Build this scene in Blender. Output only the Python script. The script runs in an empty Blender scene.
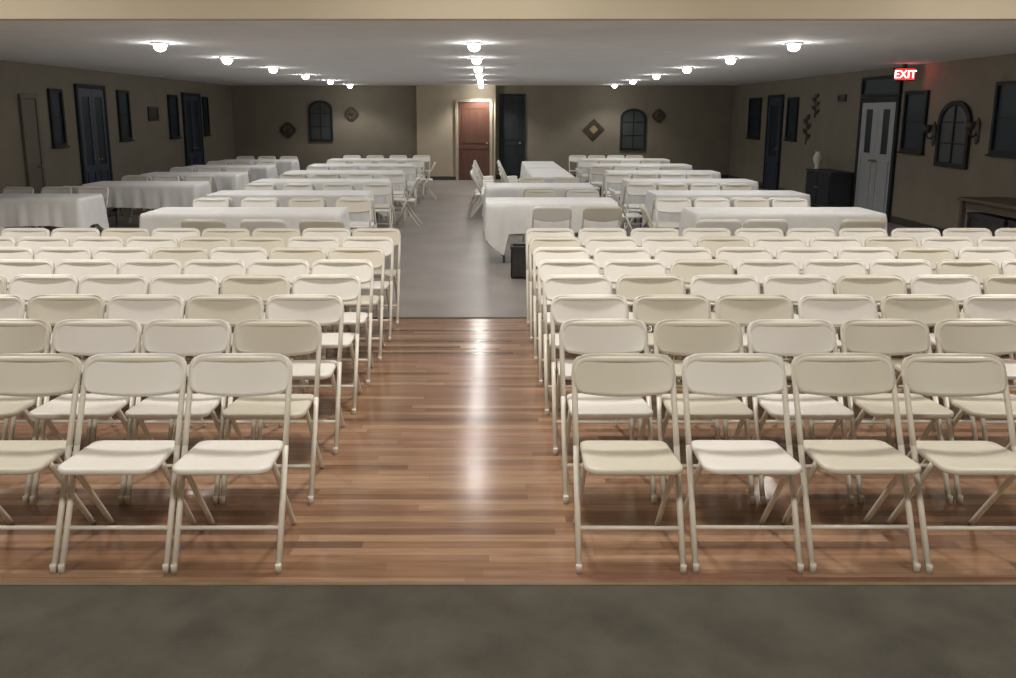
import bpy, bmesh, math, random
from mathutils import Vector, Matrix
random.seed(11)
PI = math.pi
scene = bpy.context.scene
COL = scene.collection

# ------------------------------------------------------------------ materials
def new_mat(name):
    m = bpy.data.materials.new(name); m.use_nodes = True
    nt = m.node_tree; nt.nodes.clear()
    out = nt.nodes.new('ShaderNodeOutputMaterial')
    b = nt.nodes.new('ShaderNodeBsdfPrincipled')
    nt.links.new(b.outputs[0], out.inputs[0])
    return m, nt, b

def noise_mat(name, c1, c2, scale=8, rough=.6, bump=0.0, bscale=None, stretch=(1, 1, 1), metal=0.0, spec=.5, detail=4):
    m, nt, b = new_mat(name)
    L = nt.links.new
    tc = nt.nodes.new('ShaderNodeTexCoord'); mp = nt.nodes.new('ShaderNodeMapping')
    mp.inputs['Scale'].default_value = stretch
    L(tc.outputs['Object'], mp.inputs[0])
    n = nt.nodes.new('ShaderNodeTexNoise'); n.inputs['Scale'].default_value = scale; n.inputs['Detail'].default_value = detail
    L(mp.outputs[0], n.inputs['Vector'])
    r = nt.nodes.new('ShaderNodeValToRGB')
    r.color_ramp.elements[0].position = .3; r.color_ramp.elements[1].position = .7
    r.color_ramp.elements[0].color = (*c1, 1); r.color_ramp.elements[1].color = (*c2, 1)
    L(n.outputs[0], r.inputs[0]); L(r.outputs[0], b.inputs['Base Color'])
    b.inputs['Roughness'].default_value = rough; b.inputs['Metallic'].default_value = metal
    b.inputs['Specular IOR Level'].default_value = spec
    if bump:
        n2 = nt.nodes.new('ShaderNodeTexNoise'); n2.inputs['Scale'].default_value = bscale or scale * 6
        L(mp.outputs[0], n2.inputs['Vector'])
        bp = nt.nodes.new('ShaderNodeBump'); bp.inputs['Strength'].default_value = bump; bp.inputs['Distance'].default_value = .01
        L(n2.outputs[0], bp.inputs['Height']); L(bp.outputs[0], b.inputs['Normal'])
    return m

def emit_mat(name, col, strength):
    m, nt, b = new_mat(name)
    b.inputs['Base Color'].default_value = (*col, 1)
    b.inputs['Emission Color'].default_value = (*col, 1)
    b.inputs['Emission Strength'].default_value = strength
    return m

def wood_floor():
    m, nt, b = new_mat('wood_planks'); L = nt.links.new; N = nt.nodes.new
    tc = N('ShaderNodeTexCoord')
    br = N('ShaderNodeTexBrick')
    br.inputs['Scale'].default_value = 1; br.inputs['Brick Width'].default_value = 1.27; br.inputs['Row Height'].default_value = .058
    br.inputs['Mortar Size'].default_value = .0012; br.inputs['Bias'].default_value = 0; br.offset = .5; br.offset_frequency = 2
    br.inputs['Color1'].default_value = (0, 0, 0, 1); br.inputs['Color2'].default_value = (1, 1, 1, 1); br.inputs['Mortar'].default_value = (.25, .25, .25, 1)
    # every course of planks starts at its own place along x
    sx = N('ShaderNodeSeparateXYZ'); L(tc.outputs['Object'], sx.inputs[0])
    dv = N('ShaderNodeMath'); dv.operation = 'DIVIDE'; dv.inputs[1].default_value = .058; L(sx.outputs[1], dv.inputs[0])
    fl = N('ShaderNodeMath'); fl.operation = 'FLOOR'; L(dv.outputs[0], fl.inputs[0])
    wn = N('ShaderNodeTexWhiteNoise'); wn.noise_dimensions = '1D'; L(fl.outputs[0], wn.inputs['W'])
    ml = N('ShaderNodeMath'); ml.operation = 'MULTIPLY_ADD'; ml.inputs[1].default_value = 3.1; L(wn.outputs[0], ml.inputs[0]); L(sx.outputs[0], ml.inputs[2])
    cb = N('ShaderNodeCombineXYZ'); L(ml.outputs[0], cb.inputs[0]); L(sx.outputs[1], cb.inputs[1])
    L(cb.outputs[0], br.inputs['Vector'])
    ramp = N('ShaderNodeValToRGB'); e = ramp.color_ramp.elements
    cols = [(0, (.14, .078, .048)), (.25, (.25, .142, .086)), (.5, (.325, .192, .118)), (.75, (.40, .262, .168)), (1, (.29, .158, .11))]
    e[0].position, e[0].color = 0, (*cols[0][1], 1); e[1].position, e[1].color = 1, (*cols[-1][1], 1)
    for p, c in cols[1:-1]:
        x = e.new(p); x.color = (*c, 1)
    L(br.outputs['Color'], ramp.inputs[0])
    mp = N('ShaderNodeMapping'); mp.inputs['Scale'].default_value = (1.3, 16, 1); L(tc.outputs['Object'], mp.inputs[0])
    n = N('ShaderNodeTexNoise'); n.inputs['Scale'].default_value = 2.0; n.inputs['Detail'].default_value = 8; L(mp.outputs[0], n.inputs['Vector'])
    mx = N('ShaderNodeMix'); mx.data_type = 'RGBA'; mx.blend_type = 'MULTIPLY'; mx.inputs[0].default_value = .8
    r2 = N('ShaderNodeValToRGB'); r2.color_ramp.elements[0].position = .3; r2.color_ramp.elements[0].color = (.62, .56, .54, 1); r2.color_ramp.elements[1].position = .65
    r2.color_ramp.elements[1].color = (1.0, 1.0, 1.0, 1)
    L(n.outputs[0], r2.inputs[0]); L(ramp.outputs[0], mx.inputs[6]); L(r2.outputs[0], mx.inputs[7]); L(mx.outputs[2], b.inputs['Base Color'])
    b.inputs['Roughness'].default_value = .185
    bp = N('ShaderNodeBump'); bp.inputs['Strength'].default_value = .035; bp.inputs['Distance'].default_value = .003
    L(n.outputs[0], bp.inputs['Height']); L(bp.outputs[0], b.inputs['Normal'])
    return m

M = {}
M['wood'] = wood_floor()
M['wall'] = noise_mat('olive_beige_paint', (.195, .170, .128), (.222, .196, .15), 2.2, .8, .08, 60)
M['wall_front'] = noise_mat('cream_paint', (.47, .415, .31), (.51, .45, .34), 1.5, .75, .06, 60)
M['bump_wall'] = noise_mat('tan_paint', (.39, .335, .25), (.43, .37, .28), 2.0, .8, .06, 60)
M['ceil'] = noise_mat('ceiling_paint', (.76, .76, .77), (.81, .81, .82), 3, .85, .1, 90)
M['floor_rear'] = noise_mat('grey_concrete', (.225, .205, .190), (.30, .275, .255), 1.6, .38, .05, 25)
M['carpet'] = noise_mat('charcoal_carpet', (.062, .058, .047), (.098, .092, .078), 5, .95, .6, 220, spec=.1, detail=8)
M['edge'] = noise_mat('stage_nosing', (.10, .065, .03), (.15, .10, .05), 6, .5)
M['base'] = noise_mat('dark_baseboard', (.035, .028, .022), (.05, .04, .03), 4, .5)
M['plastic_white'] = noise_mat('white_plastic', (.74, .72, .69), (.78, .765, .735), 4, .42, .04, 300)
M['plastic_cream'] = noise_mat('cream_plastic', (.60, .57, .485), (.64, .61, .525), 4, .42, .04, 300)
M['tube_white'] = noise_mat('white_enamel', (.68, .65, .575), (.73, .70, .63), 6, .35)
M['cloth'] = noise_mat('white_tablecloth', (.74, .74, .74), (.80, .80, .80), 5, .85, .15, 40)
M['table_top'] = noise_mat('grey_laminate', (.42, .41, .40), (.48, .47, .46), 7, .5)
M['steel'] = noise_mat('dark_steel', (.10, .10, .105), (.14, .14, .145), 9, .4, metal=.7)
M['frame_dark'] = noise_mat('dark_frame', (.014, .017, .020), (.020, .024, .028), 5, .6, spec=.25)
M['glass_dark'] = noise_mat('night_glass', (.010, .020, .030), (.014, .028, .040), 1.5, .4, spec=.2)
M['door_white'] = noise_mat('painted_door', (.34, .36, .37), (.38, .40, .41), 4, .5)
M['door_brown'] = noise_mat('brown_door', (.125, .105, .08), (.15, .125, .095), 3, .6, stretch=(6, 6, .6))
M['door_red'] = noise_mat('red_brown_wood', (.10, .043, .028), (.14, .062, .04), 3, .45, .1, stretch=(8, 8, .7))
M['door_navy'] = noise_mat('navy_door', (.016, .028, .055), (.022, .038, .07), 2, .4)
M['black_wood'] = noise_mat('black_wood', (.018, .018, .022), (.032, .032, .038), 4, .5, stretch=(1, 5, 1))
M['brown_wood'] = noise_mat('dark_brown_wood', (.06, .04, .028), (.09, .062, .042), 4, .5, stretch=(5, 1, 5))
M['bronze'] = noise_mat('dark_bronze', (.05, .042, .032), (.085, .07, .052), 12, .45, metal=.6)
M['gold'] = noise_mat('dull_gold', (.32, .25, .12), (.40, .31, .16), 12, .4, metal=.5)
M['mirror'] = noise_mat('smoky_mirror', (.045, .053, .053), (.06, .07, .07), 3, .3, spec=.3)
M['ceramic'] = noise_mat('white_ceramic', (.66, .65, .62), (.72, .71, .68), 5, .3)
M['trim_ring'] = noise_mat('white_metal', (.72, .72, .72), (.78, .78, .78), 8, .4)
M['bulb'] = emit_mat('frosted_bulb', (1, .97, .93), 85)
M['diffuser'] = emit_mat('warm_diffuser', (1, .9, .74), 6)
M['exit_face'] = emit_mat('red_exit_glow', (1, .05, .05), .9)
M['exit_letter'] = emit_mat('exit_letters', (1, .32, .30), 9)
M['black_plastic'] = noise_mat('black_plastic', (.02, .02, .02), (.035, .035, .035), 10, .5)

# ------------------------------------------------------------------ mesh helpers
def box(bm, x0, x1, y0, y1, z0, z1, bev=0.0, mtx=None):
    t = bmesh.new()
    bmesh.ops.create_cube(t, size=1)
    for v in t.verts:
        v.co = Vector(((x0 + x1) / 2 + v.co.x * (x1 - x0), (y0 + y1) / 2 + v.co.y * (y1 - y0), (z0 + z1) / 2 + v.co.z * (z1 - z0)))
    if bev:
        bmesh.ops.bevel(t, geom=t.edges[:], offset=bev, segments=2, affect='EDGES', profile=.5)
    merge(bm, t, mtx)

def merge(bm, t, mtx=None):
    if mtx is not None: t.transform(mtx)
    me = bpy.data.meshes.new('tmp'); t.to_mesh(me); t.free()
    bm.from_mesh(me); bpy.data.meshes.remove(me)

def tube(bm, pts, r, n=8, caps=True):
    pts = [Vector(p) for p in pts]
    rings = []
    prev = None
    for i, p in enumerate(pts):
        if i == 0: d = pts[1] - pts[0]
        elif i == len(pts) - 1: d = pts[-1] - pts[-2]
        else: d = (pts[i + 1] - p).normalized() + (p - pts[i - 1]).normalized()
        d.normalize()
        if prev is None:
            a = Vector((1, 0, 0)) if abs(d.x) < .9 else Vector((0, 1, 0))
            u = d.cross(a).normalized()
        else:
            u = (prev - d * prev.dot(d)).normalized()
        w = d.cross(u); prev = u
        rings.append([bm.verts.new(p + (u * math.cos(2 * PI * k / n) + w * math.sin(2 * PI * k / n)) * r) for k in range(n)])
    for a, b in zip(rings, rings[1:]):
        for k in range(n):
            f = bm.faces.new((a[k], a[(k + 1) % n], b[(k + 1) % n], b[k])); f.smooth = True
    if caps:
        bm.faces.new(rings[0][::-1]); bm.faces.new(rings[-1])

def lathe(bm, prof, n=20, c=(0, 0, 0), rot=None):
    t = bmesh.new(); rings = []
    for r, z in prof:
        rings.append([t.verts.new((r * math.cos(2 * PI * k / n), r * math.sin(2 * PI * k / n), z)) for k in range(n)])
    for a, b in zip(rings, rings[1:]):
        for k in range(n):
            f = t.faces.new((a[k], a[(k + 1) % n], b[(k + 1) % n], b[k])); f.smooth = True
    t.faces.new(rings[0][::-1]); t.faces.new(rings[-1])
    mt = Matrix.Translation(c)
    if rot is not None: mt = mt @ rot
    merge(bm, t, mt)

def prism(bm, outline, y0, y1, bev=0.0, mtx=None):
    """outline in x,z extruded along y"""
    t = bmesh.new()
    a = [t.verts.new((x, y0, z)) for x, z in outline]; b = [t.verts.new((x, y1, z)) for x, z in outline]
    n = len(outline)
    t.faces.new(a); t.faces.new(b[::-1])
    for k in range(n): t.faces.new((a[k], b[k], b[(k + 1) % n], a[(k + 1) % n]))
    bmesh.ops.recalc_face_normals(t, faces=t.faces[:])
    if bev:
        es = [e for e in t.edges if abs(e.verts[0].co.y - e.verts[1].co.y) < 1e-6]
        bmesh.ops.bevel(t, geom=es, offset=bev, segments=2, affect='EDGES', profile=.5)
    merge(bm, t, mtx)

def ring_prism(bm, outer, inner, y0, y1, mtx=None):
    """frame between two outlines with the same count, extruded along y"""
    t = bmesh.new(); n = len(outer)
    A = [t.verts.new((x, y0, z)) for x, z in outer]; B = [t.verts.new((x, y0, z)) for x, z in inner]
    C = [t.verts.new((x, y1, z)) for x, z in outer]; D = [t.verts.new((x, y1, z)) for x, z in inner]
    for k in range(n):
        j = (k + 1) % n
        t.faces.new((A[k], A[j], B[j], B[k])); t.faces.new((C[j], C[k], D[k], D[j]))
        t.faces.new((A[j], A[k], C[k], C[j])); t.faces.new((B[k], B[j], D[j], D[k]))
    bmesh.ops.recalc_face_normals(t, faces=t.faces[:])
    merge(bm, t, mtx)

def mk_mesh(name, bm, mat):
    me = bpy.data.meshes.new(name); bm.to_mesh(me); bm.free()
    me.materials.append(M[mat] if isinstance(mat, str) else mat)
    return me

def obj(name, bm_or_mesh, mat=None, parent=None):
    me = bm_or_mesh if isinstance(bm_or_mesh, bpy.types.Mesh) else mk_mesh(name, bm_or_mesh, mat)
    o = bpy.data.objects.new(name, me); COL.objects.link(o)
    if parent is not None: o.parent = parent
    return o

def thing(name, label, cat, loc=(0, 0, 0), rz=0, group=None):
    o = bpy.data.objects.new(name, None); COL.objects.link(o)
    o.empty_display_size = .1
    o.location = loc; o.rotation_euler = (0, 0, rz)
    tag(o, label, cat, group)
    return o

def tag(o, label, cat, group=None):
    o['label'] = label; o['category'] = cat
    if group: o['group'] = group
    return o

def struct(name, bm, mat, label, cat):
    o = obj(name, bm, mat); o['kind'] = 'structure'; tag(o, label, cat)
    return o

def dup(root, loc, rz, label, group=None, swap=None):
    r = root.copy(); COL.objects.link(r); r.location = loc; r.rotation_euler = (0, 0, rz)
    r['label'] = label
    if group: r['group'] = group
    for ch in list(root.children):
        c = ch.copy(); COL.objects.link(c); c.parent = r
        for g in list(ch.children):
            d = g.copy(); COL.objects.link(d); d.parent = c
    return r

def B(*a, **k):
    bm = bmesh.new(); box(bm, *a, **k); return bm

ORD = ['first', 'second', 'third', 'fourth', 'fifth', 'sixth', 'seventh', 'eighth', 'ninth', 'tenth', 'eleventh']

# ------------------------------------------------------------------ shell
XL, XR = -7.05, 6.85
YH, YB, YF = 7.44, 24.10, -1.6          # header line, back wall, wall behind the camera
ZC, ZF = 2.57, 3.70                     # rear ceiling, front ceiling
YS, ZS = 2.53, .30                      # stage edge, stage height
struct('floor', B(XL, XR, YS, YH, -.12, 0), 'wood', 'glossy brown wood plank floor under the audience chairs', 'floor')
struct('floor_rear', B(XL, XR, YH, YB, -.12, 0), 'floor_rear', 'smooth grey floor under the banquet tables', 'floor')
struct('floor_stage', B(XL, XR, YF, YS - .02, -.12, ZS), 'carpet', 'dark grey carpeted stage floor in front', 'floor')
struct('trim_1', B(XL, XR, YS - .02, YS, 0, ZS + .004, bev=.003), 'edge', 'thin brown nosing along the stage edge', 'trim')
struct('trim_2', B(XL, XR, YH - .012, YH + .012, 0, .005), 'base', 'thin strip where wood floor meets grey floor', 'trim')
struct('ceiling', B(XL, XR, YH, YB, ZC, ZC + .15), 'ceil', 'low grey-white ceiling over the banquet tables', 'ceiling')
struct('ceiling_front', B(XL, XR, YF, YH, ZF, ZF + .15), 'ceil', 'higher ceiling over the audience chairs', 'ceiling')
struct('wall_header', B(XL, XR, YH - .14, YH, ZC, ZF), 'wall_front', 'cream header wall above the low ceiling edge', 'wall')
struct('wall_left', B(XL - .15, XL, YF, YB, 0, ZF), 'wall', 'olive beige left side wall', 'wall')
struct('wall_right', B(XR, XR + .15, YF, YB, 0, ZF), 'wall', 'olive beige right side wall', 'wall')
struct('wall_back', B(XL - .15, XR + .15, YB, YB + .15, 0, ZC + .15), 'wall', 'olive beige back wall at the far end', 'wall')
struct('wall_front', B(XL - .15, XR + .15, YF - .15, YF, 0, ZF), 'wall_front', 'cream wall behind the stage', 'wall')
BX0, BX1, BY = -1.90, .26, 23.75
struct('wall_vestibule', B(BX0, BX1, BY, YB, 0, ZC), 'bump_wall', 'tan projecting wall section around the red-brown door', 'wall')
struct('baseboard_left', B(XL, XL + .018, YH, YB, 0, .12, bev=.004), 'base', 'dark baseboard along the left wall', 'baseboard')
struct('baseboard_right', B(XR - .018, XR, YH, YB, 0, .12, bev=.004), 'base', 'dark baseboard along the right wall', 'baseboard')
bm = bmesh.new(); box(bm, XL + .02, BX0 - .02, YB - .018, YB, 0, .12, bev=.004); box(bm, BX1 + .02, XR - .02, YB - .018, YB, 0, .12, bev=.004)
struct('baseboard_back', bm, 'base', 'dark baseboard along the back wall', 'baseboard')
struct('baseboard_vestibule', B(BX0, -.80, BY - .018, BY, 0, .10, bev=.004), 'base', 'dark baseboard under the tan wall section', 'baseboard')

# ------------------------------------------------------------------ windows and doors (local: wall plane y=0, room towards -y, x along the wall)
def wall_root(name, side, along, label, cat, z=0, structure=False):
    if side == 'left':  loc, rz = (XL, along, z), PI / 2
    elif side == 'right': loc, rz = (XR, along, z), -PI / 2
    elif side == 'vest': loc, rz = (along, BY, z), 0
    else: loc, rz = (along, YB, z), 0
    o = thing(name, label, cat, loc, rz)
    if structure: o['kind'] = 'structure'
    return o

def rect(x0, x1, z0, z1): return [(x0, z0), (x1, z0), (x1, z1), (x0, z1)]

def window(n, side, a0, a1, z0, z1, label, rails=1):
    w = a1 - a0; h = z1 - z0
    o = wall_root('window_%d' % n, side, (a0 + a1) / 2, label, 'window', z0, True)
    bm = bmesh.new(); ring_prism(bm, rect(-w / 2, w / 2, 0, h), rect(-w / 2 + .05, w / 2 - .05, .05, h - .05), -.045, 0)
    for k in range(1, rails + 1):
        z = .05 + (h - .1) * k / (rails + 1); box(bm, -w / 2 + .05, w / 2 - .05, -.03, -.008, z - .012, z + .012)
    obj('window_frame', bm, 'frame_dark', o)
    obj('pane', B(-w / 2 + .045, w / 2 - .045, -.014, -.002, .045, h - .045), 'glass_dark', o)
    obj('sill', B(-w / 2 - .03, w / 2 + .03, -.07, 0, -.03, 0, bev=.004), 'frame_dark', o)
    return o

def door_leaf(o, x0, x1, h, mat, glass=None, hinge_right=False, handle=True, panels=True):
    panels = panels and mat != 'door_brown'
    d = bmesh.new()
    t0, t1 = -.035, -.002
    if glass:
        gx0, gx1, gz0, gz1 = glass
        for r in ((x0, gx0, .01, h), (gx1, x1, .01, h), (gx0, gx1, .01, gz0), (gx0, gx1, gz1, h)):
            box(d, r[0], r[1], t0, t1, r[2], r[3])
    else:
        box(d, x0, x1, t0, t1, .01, h, bev=.004)
    if panels:
        m_ = .09; top = (glass[2] - .1) if glass else h - .12
        spans = [(.15, top)] if glass else [(.15, h * .42), (h * .48, h - .14)]
        for a, b in spans:
            ring_prism(d, rect(x0 + m_, x1 - m_, a, b), rect(x0 + m_ + .03, x1 - m_ - .03, a + .03, b - .03), t0 - .012, t0 + .002)
    lf = obj('door_leaf', d, mat, o)
    if glass: obj('pane', B(glass[0] - .004, glass[1] + .004, -.024, -.012, glass[2] - .004, glass[3] + .004), 'glass_dark', lf)
    if handle:
        hx = x0 + .07 if hinge_right else x1 - .07
        hb = bmesh.new(); lathe(hb, [(.026, 0), (.026, .008), (.01, .012), (.01, .04), (.022, .046), (.024, .06), (.012, .07)], 12, (hx, t0, 1.0), Matrix.Rotation(PI / 2, 4, 'X'))
        obj('door_handle', hb, 'gold', lf)
    return lf

def door(n, side, a0, a1, h, mat, label, leaves=1, glass=None, casing='frame_dark', cw=.07, handle=True):
    w = a1 - a0
    o = wall_root('door_%d' % n, side, (a0 + a1) / 2, label, 'door', 0, True)
    bm = bmesh.new()
    box(bm, -w / 2 - cw, -w / 2, -.05, 0, 0, h + cw, bev=.006); box(bm, w / 2, w / 2 + cw, -.05, 0, 0, h + cw, bev=.006)
    box(bm, -w / 2, w / 2, -.05, 0, h, h + cw, bev=.006)
    obj('door_frame', bm, casing, o)
    lw = w / leaves
    for k in range(leaves):
        x0 = -w / 2 + k * lw + .004; x1 = x0 + lw - .008
        g = None
        if glass: g = (x0 + lw * glass[0], x1 - lw * glass[0], glass[1], glass[2])
        door_leaf(o, x0, x1, h - .005, mat, g, hinge_right=(k == 1), handle=handle)
    return o

# left wall
door(1, 'left', 13.16, 13.52, 2.03, 'door_brown', 'narrow brown door at the near end of the left wall', casing='door_brown')
window(1, 'left', 13.98, 14.42, 1.28, 2.20, 'narrow dark window between brown door and navy double door')
door(2, 'left', 14.97, 15.97, 2.24, 'door_navy', 'tall navy blue door nearest the camera on left wall', leaves=2, glass=(.2, .9, 2.1))
window(2, 'left', 16.58, 17.10, 1.30, 2.25, 'narrow dark window just beyond the nearer navy door')
window(3, 'left', 19.22, 19.78, 1.28, 2.22, 'narrow dark window beside the farther navy door')
door(3, 'left', 20.18, 21.28, 2.22, 'door_navy', 'farther navy blue door near the left back corner', leaves=2, glass=(.2, .9, 2.1))
window(4, 'left', 21.55, 21.95, 1.28, 2.22, 'dark window in the left back corner')
# right wall
door(4, 'right', 14.42, 15.72, 2.00, 'door_white', 'pale grey double door with tall glass panes under exit sign', leaves=2, glass=(.3, 1.12, 1.88), casing='frame_dark', cw=.09)
bm = bmesh.new()
ring_prism(bm, rect(-.74, .74, 0, .34), rect(-.68, .68, .05, .29), -.05, 0)
o = wall_root('window_5', 'right', 15.07, 'dark transom window above the pale double door', 'window', 2.10, True)
obj('window_frame', bm, 'frame_dark', o); obj('pane', B(-.685, .685, -.02, -.002, .045, .295), 'glass_dark', o)
window(6, 'right', 13.43, 14.16, 1.20, 2.16, 'tall dark window just right of the pale double door')
window(7, 'right', 10.65, 11.65, 1.27, 2.22, 'large dark window at the right edge of the photo', rails=1)
window(8, 'right', 21.55, 22.50, 1.20, 2.20, 'dark window nearest the back corner on right wall')
door(5, 'right', 20.02, 20.94, 2.17, 'door_navy', 'dark door between two windows far along right wall', glass=(.2, .8, 2.0))
window(9, 'right', 19.00, 19.64, 1.23, 2.16, 'dark window just right of the far dark door')
# back wall
door(6, 'vest', -.76, .10, 2.12, 'door_red', 'red-brown wooden door lit from above at aisle end', casing='bump_wall', cw=.08)
door(7, 'back', .44, 1.02, 2.28, 'frame_dark', 'dark door right of the lit red-brown door', casing='frame_dark')

# ------------------------------------------------------------------ wall decor
def arch_outline(w, h, n=12):
    r = w / 2
    pts = [(-r, 0), (r, 0)]
    for k in range(n + 1):
        a = PI * k / n; pts.append((r * math.cos(a), h - r * .7 + r * .7 * math.sin(a)))
    return pts

def arched_frame(side, along, w, z0, z1, label):
    h = z1 - z0
    o = wall_root('arched_wall_mirror', side, along, label, 'wall mirror', z0)
    o['group'] = 'arched wall mirrors'
    bm = bmesh.new(); oo = arch_outline(w, h); ii = [(x * (w - .13) / w, .065 + z * (h - .13) / h) for x, z in oo]
    ring_prism(bm, oo, ii, -.05, -.002)
    obj('mirror_frame', bm, 'frame_dark', o)
    bm = bmesh.new(); prism(bm, [(x * 1.02, z) for x, z in ii], -.024, -.008); obj('glass', bm, 'mirror', o)
    bm = bmesh.new(); box(bm, -.012, .012, -.04, -.024, .06, h - .06)
    for zz in (.36, .68): box(bm, -w / 2 + .06, w / 2 - .06, -.04, -.024, h * zz - .01, h * zz + .01)
    obj('mullion', bm, 'frame_dark', o)
arched_frame('back', -4.60, .66, 1.05, 2.17, 'arched dark mirror on back wall left of the aisle')
arched_frame('back', 4.10, .72, .80, 1.95, 'arched dark mirror on back wall right of the aisle')
arched_frame('right', 12.60, .86, 1.03, 1.99, 'arched dark mirror on right wall between two sconces')

def sconce(side, along, z, label, s=1.0):
    o = wall_root('wall_sconce', side, along, label, 'sconce', z); o['group'] = 'dark wall sconces'
    bm = bmesh.new(); prism(bm, [(x * s, zz * s) for x, zz in ((-.05, -.16), (0, -.2), (.05, -.16), (.06, .1), (0, .17), (-.06, .1))], -.02, -.002, .004); obj('backplate', bm, 'bronze', o)
    bm = bmesh.new(); tube(bm, [(0, -.018, -.05 * s), (0, -.06, -.09 * s), (0, -.11, -.07 * s), (0, -.12, -.01 * s)], .012 * s, 6); obj('arm', bm, 'bronze', o)
    bm = bmesh.new(); lathe(bm, [(.02 * s, -.01 * s), (.055 * s, .01 * s), (.075 * s, .12 * s), (.068 * s, .12 * s), (.05 * s, .02 * s)], 14, (0, -.12, 0)); obj('cup', bm, 'bronze', o)
sconce('right', 13.18, 1.52, 'dark wall sconce beside arched right mirror, nearer the pale door')
sconce('right', 12.02, 1.58, 'dark wall sconce beside arched right mirror, nearer the photo edge')

def medallion(side, along, z, r, label, grp=True):
    o = wall_root('wall_medallion', side, along, label, 'wall ornament', z); o['group'] = 'dark ornaments on the back wall'
    oo, ii = [], []
    for k in range(32):
        a = 2 * PI * k / 32; q = r * (.84 + .16 * abs(math.cos(2 * a)))
        oo.append((q * math.cos(a), q * math.sin(a))); ii.append((q * .62 * math.cos(a), q * .62 * math.sin(a)))
    bm = bmesh.new(); ring_prism(bm, oo, ii, -.035, -.002); obj('rim', bm, 'bronze', o)
    bm = bmesh.new()
    for k in range(4):
        a = PI * k / 4; tube(bm, [(-r * .7 * math.cos(a), -.018, -r * .7 * math.sin(a)), (r * .7 * math.cos(a), -.018, r * .7 * math.sin(a))], .012, 6)
    obj('scrollwork', bm, 'bronze', o)
medallion('back', -5.52, 1.36, .22, 'dark round ornament left of the left arched mirror')
medallion('back', -3.74, 1.80, .20, 'dark round ornament right of the left arched mirror')
medallion('back', 4.80, 1.75, .19, 'dark round ornament right of the right arched mirror')

o = wall_root('diamond_plaque', 'back', 3.00, 'dark diamond plaque with pale centre on back wall', 'wall ornament', 1.38)
bm = bmesh.new(); R1, R2 = .30, .13
ring_prism(bm, [(0, -R1), (R1, 0), (0, R1), (-R1, 0)], [(0, -R2), (R2, 0), (0, R2), (-R2, 0)], -.04, -.002); obj('plaque_frame', bm, 'bronze', o)
bm = bmesh.new(); prism(bm, [(0, -R2 - .01), (R2 + .01, 0), (0, R2 + .01), (-R2 - .01, 0)], -.022, -.004); obj('medallion', bm, 'gold', o)

o = wall_root('wall_plaque', 'left', 18.34, 'small dark square plaque on left wall between navy doors', 'plaque', 1.80)
bm = bmesh.new(); ring_prism(bm, rect(-.27, .27, -.15, .15), rect(-.21, .21, -.10, .10), -.03, -.002); obj('plaque_frame', bm, 'bronze', o)
obj('plaque_face', B(-.215, .215, -.015, -.003, -.105, .105), 'black_wood', o)
o = wall_root('wall_plaque', 'right', 16.70, 'small dark plaque high on right wall beyond pale door', 'plaque', 2.10)
bm = bmesh.new(); ring_prism(bm, rect(-.18, .18, -.07, .07), rect(-.14, .14, -.045, .045), -.03, -.002); obj('plaque_frame', bm, 'bronze', o)
obj('plaque_face', B(-.145, .145, -.015, -.003, -.05, .05), 'black_wood', o)

def leaf_sculpture(along, z, h, w, label):
    o = wall_root('wall_sculpture', 'right', along, label, 'wall sculpture', z); o['group'] = 'dark leaf sculptures on the right wall'
    bm = bmesh.new(); tube(bm, [(0, -.015, 0), (.02, -.02, h * .4), (-.01, -.02, h)], .012, 6); obj('stem', bm, 'bronze', o)
    for k in range(5):
        zz = h * (.2 + .17 * k); sd = -1 if k % 2 else 1
        bm = bmesh.new(); L = w * (.55 if k < 4 else .4); T = h * .13
        prism(bm, [(0, zz), (sd * L * .5, zz - T * .2), (sd * L, zz + T), (sd * L * .5, zz + T * 1.3)], -.03, -.012); obj('leaf', bm, 'bronze', o)
leaf_sculpture(18.02, 1.72, .48, .42, 'dark leafy wall sculpture, upper one above white urn')
leaf_sculpture(18.42, 1.16, .62, .40, 'dark leafy wall sculpture, lower one above white urn')

# ------------------------------------------------------------------ exit sign
o = thing('exit_sign', 'lit red EXIT sign hanging near the pale double door', 'exit sign', (6.56, 13.72, 2.31))
obj('housing', B(-.17, .17, -.03, .03, 0, .20, bev=.006), 'black_plastic', o)
obj('bracket', B(-.03, .03, -.02, .02, .20, ZC - 2.31), 'black_plastic', o)
obj('face', B(-.155, .155, -.034, -.029, .014, .186), 'exit_face', o)
cu = bpy.data.curves.new('letters', 'FONT'); cu.body = 'EXIT'; cu.size = .17; cu.extrude = .003; cu.align_x = 'CENTER'
to = bpy.data.objects.new('letters_tmp', cu); COL.objects.link(to)
bpy.context.view_layer.update()
me = bpy.data.meshes.new_from_object(to.evaluated_get(bpy.context.evaluated_depsgraph_get()))
bpy.data.objects.remove(to)
me.transform(Matrix.Translation((0, -.038, .042)) @ Matrix.Rotation(PI / 2, 4, 'X')); me.materials.clear(); me.materials.append(M['exit_letter'])
obj('lettering', me, None, o)

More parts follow.
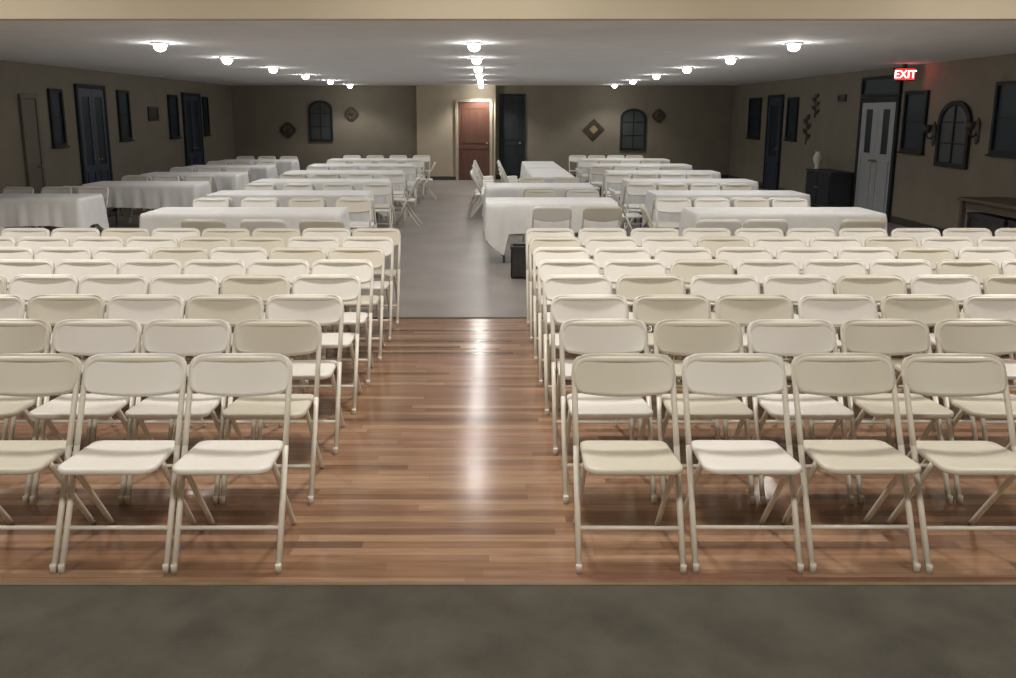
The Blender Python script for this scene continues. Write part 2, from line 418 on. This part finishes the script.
# ------------------------------------------------------------------ furniture along the right wall
o = thing('dark_cabinet', 'low black cabinet against right wall beyond the pale door', 'cabinet', (6.60, 16.45, 0))
obj('body', B(-.20, .20, -.60, .60, .06, .70, bev=.006), 'black_wood', o)
obj('cabinet_top', B(-.23, .22, -.63, .63, .70, .735, bev=.006), 'black_wood', o)
obj('plinth', B(-.17, .20, -.57, .57, 0, .06), 'frame_dark', o)
for s in (-1, 1):
    d = obj('cabinet_door', B(-.218, -.20, *sorted((s * .01, s * .58)), .09, .68, bev=.004), 'frame_dark', o)
    bm = bmesh.new(); lathe(bm, [(.008, 0), (.008, .015), (.016, .02), (.016, .03), (.006, .034)], 10, (-.218, s * .06, .42), Matrix.Rotation(-PI / 2, 4, 'Y'))
    obj('knob', bm, 'gold', d)
bm = bmesh.new(); lathe(bm, [(.06, 0), (.065, .015), (.04, .05), (.075, .14), (.092, .21), (.07, .28), (.045, .31), (.062, .34), (.05, .34), (.035, .31)], 20)
o = obj('white_urn', bm, 'ceramic'); o.location = (6.56, 16.96, .735); tag(o, 'white urn standing on the black cabinet by right wall', 'urn')

o = thing('console_table', 'long dark brown console table against right wall at photo edge', 'table', (6.45, 10.15, 0))
obj('tabletop', B(-.30, .36, -.95, .95, .70, .74, bev=.006), 'brown_wood', o)
obj('lower_shelf', B(-.25, .33, -.92, .92, .20, .23, bev=.004), 'black_wood', o)
obj('apron', B(-.25, -.23, -.90, .90, .60, .70), 'brown_wood', o)
for sx in (-.25, .31):
    for sy in (-.88, .88):
        obj('leg', B(sx - .03, sx + .03, sy - .03, sy + .03, 0, .70, bev=.005), 'brown_wood', o)
for k, (y, label) in enumerate(((9.715, 'nearer dark storage crate on the console table shelf'), (10.585, 'farther dark storage crate on the console table shelf'))):
    bm = bmesh.new(); ring_prism(bm, rect(-.39, .39, 0, .30), rect(-.35, .35, .04, .26), -.2, -.17); box(bm, -.38, .38, -.175, .22, .01, .29, bev=.004)
    c = thing('storage_crate', label, 'crate', (6.44, y, .2305), -PI / 2, 'dark crates under the console table')
    obj('body', bm, 'black_plastic', c)
    obj('lid', B(-.41, .41, -.2, .24, .30, .325, bev=.005), 'black_wood', c)

# ------------------------------------------------------------------ folding chair (front faces -y)
HW, RT = .2085, .0125
Y0, Y1, ZT = -.20, .19, .80
def up(z, x): return Vector((x, Y0 + (Y1 - Y0) * z / ZT, z))
dirv = Vector((0, Y1 - Y0, ZT)).normalized()
nrm = Vector((0, -ZT, (Y1 - Y0))).normalized()       # towards the sitter
def chair_meshes():
    out = {}
    for s in (-1, 1):
        bm = bmesh.new(); tube(bm, [up(0, s * HW), up(.45, s * HW)], RT, 8)
        lathe(bm, [(.0135, 0), (.0135, .03), (.0125, .035)], 8, up(0, s * HW)); out['front_leg', s] = mk_mesh('leg', bm, 'tube_white')
        bm = bmesh.new(); xr = s * (HW - .026)
        tube(bm, [(xr, -.10, .425), (xr, -.085, .405), (xr, .20, .02), (xr, .215, 0)], RT * .95, 8)
        out['rear_leg', s] = mk_mesh('leg', bm, 'tube_white')
    bm = bmesh.new(); r = .055; pts = [up(.45, -HW), up(.6, -HW)]
    for k in range(7):
        a = PI / 2 * k / 6; pts.append(up(ZT - .024 - r + r * math.sin(a), -HW + r - r * math.cos(a)))
    pts += [Vector((-p.x, p.y, p.z)) for p in pts[::-1]]
    tube(bm, pts, RT, 8); out['back_frame'] = mk_mesh('back_frame', bm, 'tube_white')
    bm = bmesh.new(); tube(bm, [up(.155, -HW), up(.155, HW)], .0095, 8); out['front_stretcher'] = mk_mesh('stretcher', bm, 'tube_white')
    # backrest: curved rounded panel
    nx, nz = 21, 13
    def panel(front):
        g = []
        for j in range(nz):
            row = []
            for i in range(nx):
                u = -1 + 2 * i / (nx - 1); v = j / (nz - 1)
                hw = HW + .008
                tz = max(0, (v - .66) / .34); bz = max(0, (.34 - v) / .34)
                ww = hw - .056 * (1 - math.sqrt(max(0, 1 - tz * tz))) - .045 * (1 - math.sqrt(max(0, 1 - bz * bz)))
                zz = .645 + .150 * v + (.006 * (1 - u * u) * v) - .010 * (1 - u * u) * (1 - v)
                rim = min(1, max(0, (1 - abs(u)) / .13)) * min(1, v / .16) * min(1, (1 - v) / .16)
                off = (.0145 - .0025 * rim) if front else -.0145
                row.append(up(zz, u * ww) + nrm * (off - .018 * (1 - u * u)))
            g.append(row)
        return g
    bm = bmesh.new()
    A = [[bm.verts.new(p) for p in r] for r in panel(True)]; C = [[bm.verts.new(p) for p in r] for r in panel(False)]
    for j in range(nz - 1):
        for i in range(nx - 1):
            bm.faces.new((A[j][i], A[j][i + 1], A[j + 1][i + 1], A[j + 1][i])); bm.faces.new((C[j][i], C[j + 1][i], C[j + 1][i + 1], C[j][i + 1]))
    for i in range(nx - 1):
        bm.faces.new((A[0][i], C[0][i], C[0][i + 1], A[0][i + 1])); bm.faces.new((A[-1][i], A[-1][i + 1], C[-1][i + 1], C[-1][i]))
    for j in range(nz - 1):
        bm.faces.new((A[j][0], A[j + 1][0], C[j + 1][0], C[j][0])); bm.faces.new((A[j][-1], C[j][-1], C[j + 1][-1], A[j + 1][-1]))
    bmesh.ops.recalc_face_normals(bm, faces=bm.faces[:])
    for f_ in bm.faces: f_.smooth = True
    bmesh.ops.bevel(bm, geom=[e for e in bm.edges if e.calc_face_angle(0) > 1.0], offset=.004, segments=2, affect='EDGES')
    for mt in ('plastic_white', 'plastic_cream'): out['backrest', mt] = mk_mesh('backrest', bm.copy(), mt)
    bm.free()
    # seat: rounded trapezoid, slightly dished
    def seat_outline():
        pts = []
        cs = [(-.194, -.215, .05), (.194, -.215, .05), (.184, .13, .04), (-.184, .13, .04)]
        for k, (x, y, r) in enumerate(cs):
            a0 = (PI, 1.5 * PI, 0, .5 * PI)[k]; sx = (1, -1, -1, 1)[k]; sy = (1, 1, -1, -1)[k]
            for q in range(6):
                a = a0 + PI / 2 * q / 5
                px = x + sx * r + r * math.cos(a); py = y + sy * r + r * math.sin(a)
                if sy > 0: py -= .018 * (1 - (px / .2) ** 2)
                pts.append((px, py))
        return pts
    so = seat_outline(); bm = bmesh.new()
    def zs(y): return .452 - .05 * (y + .25)
    rings = []
    for sc, dz in ((.0, -.010), (.35, -.009), (.7, -.005), (.93, 0), (.985, -.003), (1, -.009), (1, -.021), (.97, -.026), (.9, -.025), (.5, -.022), (0, -.022)):
        cy = -.06
        if sc == 0: rings.append([bm.verts.new((0, cy, zs(cy) + dz))])
        else: rings.append([bm.verts.new((x * sc, cy + (y - cy) * sc, zs(cy + (y - cy) * sc) + dz)) for x, y in so])
    n = len(so)
    for a, b in zip(rings, rings[1:]):
        for k in range(n):
            j = (k + 1) % n
            if len(a) == 1: bm.faces.new((a[0], b[k], b[j]))
            elif len(b) == 1: bm.faces.new((a[k], b[0], a[j]))
            else: bm.faces.new((a[k], b[k], b[j], a[j]))
    bmesh.ops.recalc_face_normals(bm, faces=bm.faces[:])
    for f_ in bm.faces: f_.smooth = True
    for mt in ('plastic_white', 'plastic_cream'): out['seat', mt] = mk_mesh('seat', bm.copy(), mt)
    bm.free()
    return out
CM = chair_meshes()
def make_chair(mt):
    t = thing('folding_chair', 'x', 'chair')
    obj('seat', CM['seat', mt], None, t); obj('backrest', CM['backrest', mt], None, t); obj('back_frame', CM['back_frame'], None, t)
    for s in (-1, 1): obj('leg', CM['front_leg', s], None, t)
    for s in (-1, 1): obj('leg', CM['rear_leg', s], None, t)
    obj('stretcher', CM['front_stretcher'], None, t)
    return t
proto = {'plastic_white': make_chair('plastic_white'), 'plastic_cream': make_chair('plastic_cream')}
fresh = {'plastic_white', 'plastic_cream'}
def place_chair(x, y, rz, mt, label, group):
    if mt in fresh:
        fresh.discard(mt); c = proto[mt]; c.location = (x, y, 0); c.rotation_euler = (0, 0, rz); c['label'] = label; c['group'] = group
        return c
    return dup(proto[mt], (x, y, 0), rz, label, group)

FPX, SINP, COSP = 850.0, .19612, .98058
def seen(x, y, z=.7):
    zc = y * COSP + (1.8 - z) * SINP
    return -25 < 486 + x * FPX / zc < 1041
WC = {('L', 0): 'WWC', ('L', 1): 'CWWC', ('L', 2): 'WCWCW', ('R', 0): 'CWCC', ('R', 1): 'WCWCC', ('R', 2): 'WCCWC'}
WN = {'plastic_white': 'white', 'plastic_cream': 'cream'}
for row in range(8):
    yc = (3.50, 4.12, 4.71, 5.32, 5.90, 6.46, 7.03, 7.57)[row] - .19
    for side in 'LR':
        edge = (-.832 + .009 * row) if side == 'L' else (.375 - .001 * row)
        pitch = .449 if side == 'L' else .466
        k = 0
        while True:
            x = edge - HW - k * pitch if side == 'L' else edge + HW + k * pitch
            x += random.uniform(-.002, .002)
            if not seen(x - (.18 if side == 'R' else -.18), yc): break
            pat = WC.get((side, row), '')
            mt = {'W': 'plastic_white', 'C': 'plastic_cream'}[pat[k]] if k < len(pat) else random.choice(['plastic_white', 'plastic_white', 'plastic_cream'])
            place_chair(x, yc + random.uniform(-.006, .006), random.uniform(-.008, .008), mt,
                        '%s folding chair in %s row from stage, %s block, %s seat from aisle' % (WN[mt], ORD[row], 'left' if side == 'L' else 'right', ORD[k]),
                        'folding chairs in the audience rows')
            k += 1

# ------------------------------------------------------------------ banquet tables
def cloth_mesh(L, W, seed, drop=.36, tip=None):
    rnd = random.Random(seed)
    bm = bmesh.new()
    hx, hy = L / 2, W / 2; rc = .03
    per = []
    def seg(p, q, n):
        for k in range(n): per.append((p[0] + (q[0] - p[0]) * k / n, p[1] + (q[1] - p[1]) * k / n))
    nl, nw, nc = 56, 26, 10
    corners = [(-1, -1), (1, -1), (1, 1), (-1, 1)]
    def arc(cx, cy, a0):
        for k in range(nc): a = a0 + PI / 2 * k / nc; per.append((cx + rc * math.cos(a), cy + rc * math.sin(a)))
    seg((-hx + rc, -hy), (hx - rc, -hy), nl); arc(hx - rc, -hy + rc, -PI / 2)
    seg((hx, -hy + rc), (hx, hy - rc), nw); arc(hx - rc, hy - rc, 0)
    seg((hx - rc, hy), (-hx + rc, hy), nl); arc(-hx + rc, hy - rc, PI / 2)
    seg((-hx, hy - rc), (-hx, -hy + rc), nw); arc(-hx + rc, -hy + rc, PI)
    n = len(per)
    ph = [rnd.uniform(0, 6.3) for _ in range(4)]
    acc = 0; S = [0]
    for k in range(n): acc += math.dist(per[k], per[(k + 1) % n]); S.append(acc)
    levels = 9; rows = []
    for j in range(levels + 1):
        t = j / levels; row = []
        for k, (x, y) in enumerate(per):
            dc = min(math.hypot(x - sx * hx, y - sy * hy) for sx, sy in corners)
            cw = math.exp(-(dc / .16) ** 2)
            d = drop + (.17 if tip is None else .05) * cw + .012 * math.sin(S[k] * 3 + ph[0])
            if tip is not None and y < -hy + rc:      # the cloth lies askew: a point hangs low near one end of the front
                q = x + hx - tip; d += .27 * max(0, 1 - abs(q) / (tip + .02 if q < 0 else .05))
            nx_, ny_ = 0.0, 0.0
            if abs(x) > hx - rc - 1e-6: nx_ = (x - math.copysign(hx - rc, x)) / rc
            if abs(y) > hy - rc - 1e-6: ny_ = (y - math.copysign(hy - rc, y)) / rc
            l = math.hypot(nx_, ny_) or 1; nx_ /= l; ny_ /= l
            fold = (.010 * math.sin(S[k] * 26 + ph[1]) + .007 * math.sin(S[k] * 43 + ph[2])) * t
            out = .006 + .016 * math.sqrt(t) + fold + (.035 if tip is None else .0) * cw * t
            # a corner pulls in beside itself
            pull = -.018 * t * math.exp(-((dc - .24) / .09) ** 2)
            out = max(.002, out + pull)
            row.append(bm.verts.new((x + nx_ * out * (1 if t else 0), y + ny_ * out * (1 if t else 0), .746 - d * t)))
        rows.append(row)
    bm.faces.new(rows[0])
    for a, b in zip(rows, rows[1:]):
        for k in range(n):
            j = (k + 1) % n; f = bm.faces.new((a[k], b[k], b[j], a[j])); f.smooth = True
    bmesh.ops.recalc_face_normals(bm, faces=bm.faces[:])
    return mk_mesh('tablecloth', bm, 'cloth')

def table_meshes(L, W):
    out = {'tabletop': mk_mesh('tabletop', B(-L / 2 + .018, L / 2 - .018, -W / 2 + .018, W / 2 - .018, .70, .742, bev=.008), 'table_top')}
    for s in (-1, 1):
        for q in (-1, 1):
            bm = bmesh.new(); x = s * (L / 2 - .22); y = q * (W / 2 - .09)
            tube(bm, [(x, y, .70), (x, y, .03), (x, y, 0)], .0145, 8); lathe(bm, [(.018, 0), (.018, .03)], 8, (x, y, 0)); out['leg', s, q] = mk_mesh('leg', bm, 'steel')
        bm = bmesh.new(); x = s * (L / 2 - .22)
        tube(bm, [(x, -W / 2 + .09, .22), (x, W / 2 - .09, .22)], .011, 6); tube(bm, [(x, -W / 2 + .09, .62), (x, W / 2 - .09, .62)], .011, 6)
        out['stretcher', s] = mk_mesh('stretcher', bm, 'steel')
    return out
TM, CLM = {}, {}
def add_table(L, W, x, y, rz, where, seed, tip=None):
    key = (L, W)
    if key not in TM:
        TM[key] = table_meshes(L, W); CLM[key] = [cloth_mesh(L, W, 100 + q) for q in range(3)]
    t = thing('banquet_table', 'banquet table under white cloth, ' + where, 'table', (x, y, 0), rz, 'banquet tables')
    for k, me in TM[key].items(): obj(k if isinstance(k, str) else k[0], me, None, t)
    c = obj('tablecloth', cloth_mesh(L, W, 321, .37, tip) if tip else CLM[key][seed % 3]); c.location = (x, y, 0); c.rotation_euler = (0, 0, rz)
    tag(c, 'white tablecloth draped over ' + where, 'tablecloth', 'white tablecloths')

G_T = 'folding chairs at the banquet tables'
def side_chairs(xc, yt, W, n, pitch, where, near=True, far=True, inner=1, skip=()):
    for nm, on in (('near', near), ('far', far)):
        if not on: continue
        q = 0
        for k in range(n):
            if (nm, k) in skip: continue
            q += 1
            x = xc + (k - (n - 1) / 2) * pitch * inner          # k counts outward from the aisle
            if nm == 'near': y, rz = yt - W / 2 - .70, PI
            else: y, rz = yt + W / 2 + .30, 0
            if not seen(x, y): continue
            mt = random.choice(['plastic_white', 'plastic_white', 'plastic_cream'])
            place_chair(x + random.uniform(-.006, .006), y + random.uniform(-.012, .012), rz + random.uniform(-.018, .018), mt,
                        '%s folding chair, %s side of %s, %s from aisle' % (WN[mt], nm, where, ORD[q - 1]), G_T)

W0 = .70
def end_chair(x, y, rz, label):
    mt = random.choice(['plastic_white', 'plastic_white', 'plastic_cream'])
    place_chair(x + random.uniform(-.02, .02), y + random.uniform(-.03, .03), rz + random.uniform(-.08, .08), mt, WN[mt] + ' folding chair ' + label, G_T)
for r in range(6):
    y = 9.45 + 2.2 * r
    for name, xc, n, inner, pc, cx in (('inner left', -2.66, 4, -1, .575, .20), ('outer right', 3.29, 4, 1, .47, -.32)):
        wh = '%s table of %s column' % (ORD[r], name)
        add_table(2.12 if inner < 0 else 2.04, W0, xc, y, 0, wh, r + len(name))
        side_chairs(xc + cx, y, W0, n, pc, wh, inner=inner, skip={(0, -1): (('near', 3),), (0, 1): (('near', 2),)}.get((r, inner), ()))
        if r in ((2, 4) if name == 'inner left' else (0, 1, 3)):
            end_chair(xc - inner * 1.38, y, PI / 2 * inner, 'at the aisle end of ' + wh)
for r in range(5):
    y = 11.15 + 2.2 * r
    xc = -6.04 if r == 0 else -5.30
    wh = '%s table of outer left column' % ORD[r]
    add_table(1.72, W0, xc, y, 0, wh, r)
    side_chairs(xc, y, W0, 3, .53, wh, inner=-1, skip={0: (('near', 0), ('near', 2)), 1: (('near', 0), ('near', 1)), 3: (('near', 1),)}.get(r, ()))
for r in range(2):
    y = 10.62 + 2.35 * r
    wh = '%s table of inner right column' % ORD[r]
    add_table(1.60, W0, .80, y, 0, wh, r, tip=.22 if r == 0 else None)
    side_chairs(1.02, y, W0, 2, .56, wh, inner=1)
# two tables set lengthwise, end to end, with two lines of chairs beside them
for q, y in enumerate((15.80, 18.34)):
    add_table(2.38, W0, 1.17, y, PI / 2, '%s lengthwise table right of aisle' % ('near' if q == 0 else 'far'), q)
for k in range(8):
    for x, nm in ((.46, 'outer'), (-.06, 'aisle-side')):
        end_chair(x, 14.90 + .58 * k, PI / 2, 'in %s line beside the lengthwise tables, %s from stage' % (nm, ORD[k]))
o = thing('waste_bin', 'small black bin on grey floor beside hanging tablecloth point', 'bin', (.40, 9.42, 0))
bm = bmesh.new()
for x0, x1, y0, y1 in ((-.12, .12, -.11, -.095), (-.12, .12, .095, .11), (-.12, -.105, -.11, .11), (.105, .12, -.11, .11), (-.12, .12, -.11, .11)):
    box(bm, x0, x1, y0, y1, 0, .34 if (x1 - x0 < .03 or y1 - y0 < .03) else .02, bev=.003)
obj('body', bm, 'black_plastic', o)
bm = bmesh.new()
ring_prism(bm, rect(-.13, .13, -.12, .12), rect(-.10, .10, -.09, .09), -.36, -.33, Matrix.Rotation(-PI / 2, 4, 'X')); obj('bin_rim', bm, 'black_plastic', o)

# ------------------------------------------------------------------ ceiling lights
lamp_col = (1, .96, .90)
def lamp(name, parent, loc, kind, energy, col, **k):
    L = bpy.data.lights.new(name, kind); L.energy = energy; L.color = col
    for a, v in k.items(): setattr(L, a, v)
    o = bpy.data.objects.new(name, L); COL.objects.link(o); o.parent = parent; o.location = loc
    return o
bm = bmesh.new(); ring = [(.055, 0), (.10, 0), (.105, -.006), (.095, -.016), (.06, -.018)]
lathe(bm, ring, 24); RING = mk_mesh('trim_ring', bm, 'trim_ring')
bm = bmesh.new(); lathe(bm, [(.02, -.018), (.045, -.022), (.062, -.045), (.066, -.07), (.055, -.095), (.03, -.112), (.004, -.116)], 20, (0, 0, .025)); BULB = mk_mesh('bulb', bm, 'bulb')
LY = [9.72, 12.20, 14.80, 17.45, 20.20, 23.05]
SPOT_E = {'left': 50, 'centre': 50, 'right': 50}
for nm, x in (('left', -3.60), ('centre', -.13), ('right', 3.40)):
    for k, y in enumerate(LY):
        if nm == 'centre' and k == 5: y = 23.28
        t = thing('ceiling_light', 'round lit bulb light in %s ceiling row, %s from the header' % (nm, ORD[k]), 'ceiling light', (x, y, ZC), 0, 'round lights in the low ceiling')
        obj('trim_ring', RING, None, t); obj('bulb', BULB, None, t)
        lamp('lamp', t, (0, 0, -.12), 'SPOT', SPOT_E[nm] * (2.4 if (nm, k) == ('centre', 5) else 1), lamp_col, spot_size=math.radians(136), spot_blend=.5, shadow_soft_size=.06)
bm = bmesh.new(); lathe(bm, [(.24, 0), (.26, -.03), (.24, -.05), (.22, -.03)], 28); FR = mk_mesh('light_rim', bm, 'trim_ring')
bm = bmesh.new(); lathe(bm, [(.22, -.01), (.215, -.045), (.12, -.06), (.01, -.062)], 28); FD = mk_mesh('diffuser', bm, 'diffuser')
for j, (y, e, yn) in enumerate(((5.3, 80, 'above the middle audience rows'), (.6, 80, 'above the stage'))):
    for i, (x, xn) in enumerate(((-4.3, 'left'), (0, 'centre'), (4.3, 'right'))):
        t = thing('ceiling_light', 'large round flush light in high ceiling %s, %s' % (yn, xn), 'ceiling light', (x, y, ZF), 0, 'flush lights in the high ceiling')
        obj('light_rim', FR, None, t); obj('diffuser', FD, None, t)
        lamp('lamp', t, (0, 0, -.09), 'AREA', e, (1, .94, .85), shape='DISK', size=.45)

# ------------------------------------------------------------------ camera, world, view
w = bpy.data.worlds.new('world'); scene.world = w; w.use_nodes = True
w.node_tree.nodes['Background'].inputs[0].default_value = (.004, .005, .008, 1)
cam = bpy.data.cameras.new('camera'); co = bpy.data.objects.new('camera', cam); COL.objects.link(co)
co.location = (0, 0, 1.8); co.rotation_euler = (PI / 2 - math.atan(170 / 850), 0, 0)
cam.sensor_fit = 'HORIZONTAL'; cam.sensor_width = 36; cam.lens = 36 * 850 / 1016
cam.shift_x = 22 / 1016; cam.shift_y = -55 / 1016
cam.clip_start = .05; cam.clip_end = 100
scene.camera = co
vs = scene.view_settings
vs.view_transform = 'Standard'; vs.look = 'None'; vs.gamma = 1; vs.use_curve_mapping = False; vs.exposure = 0
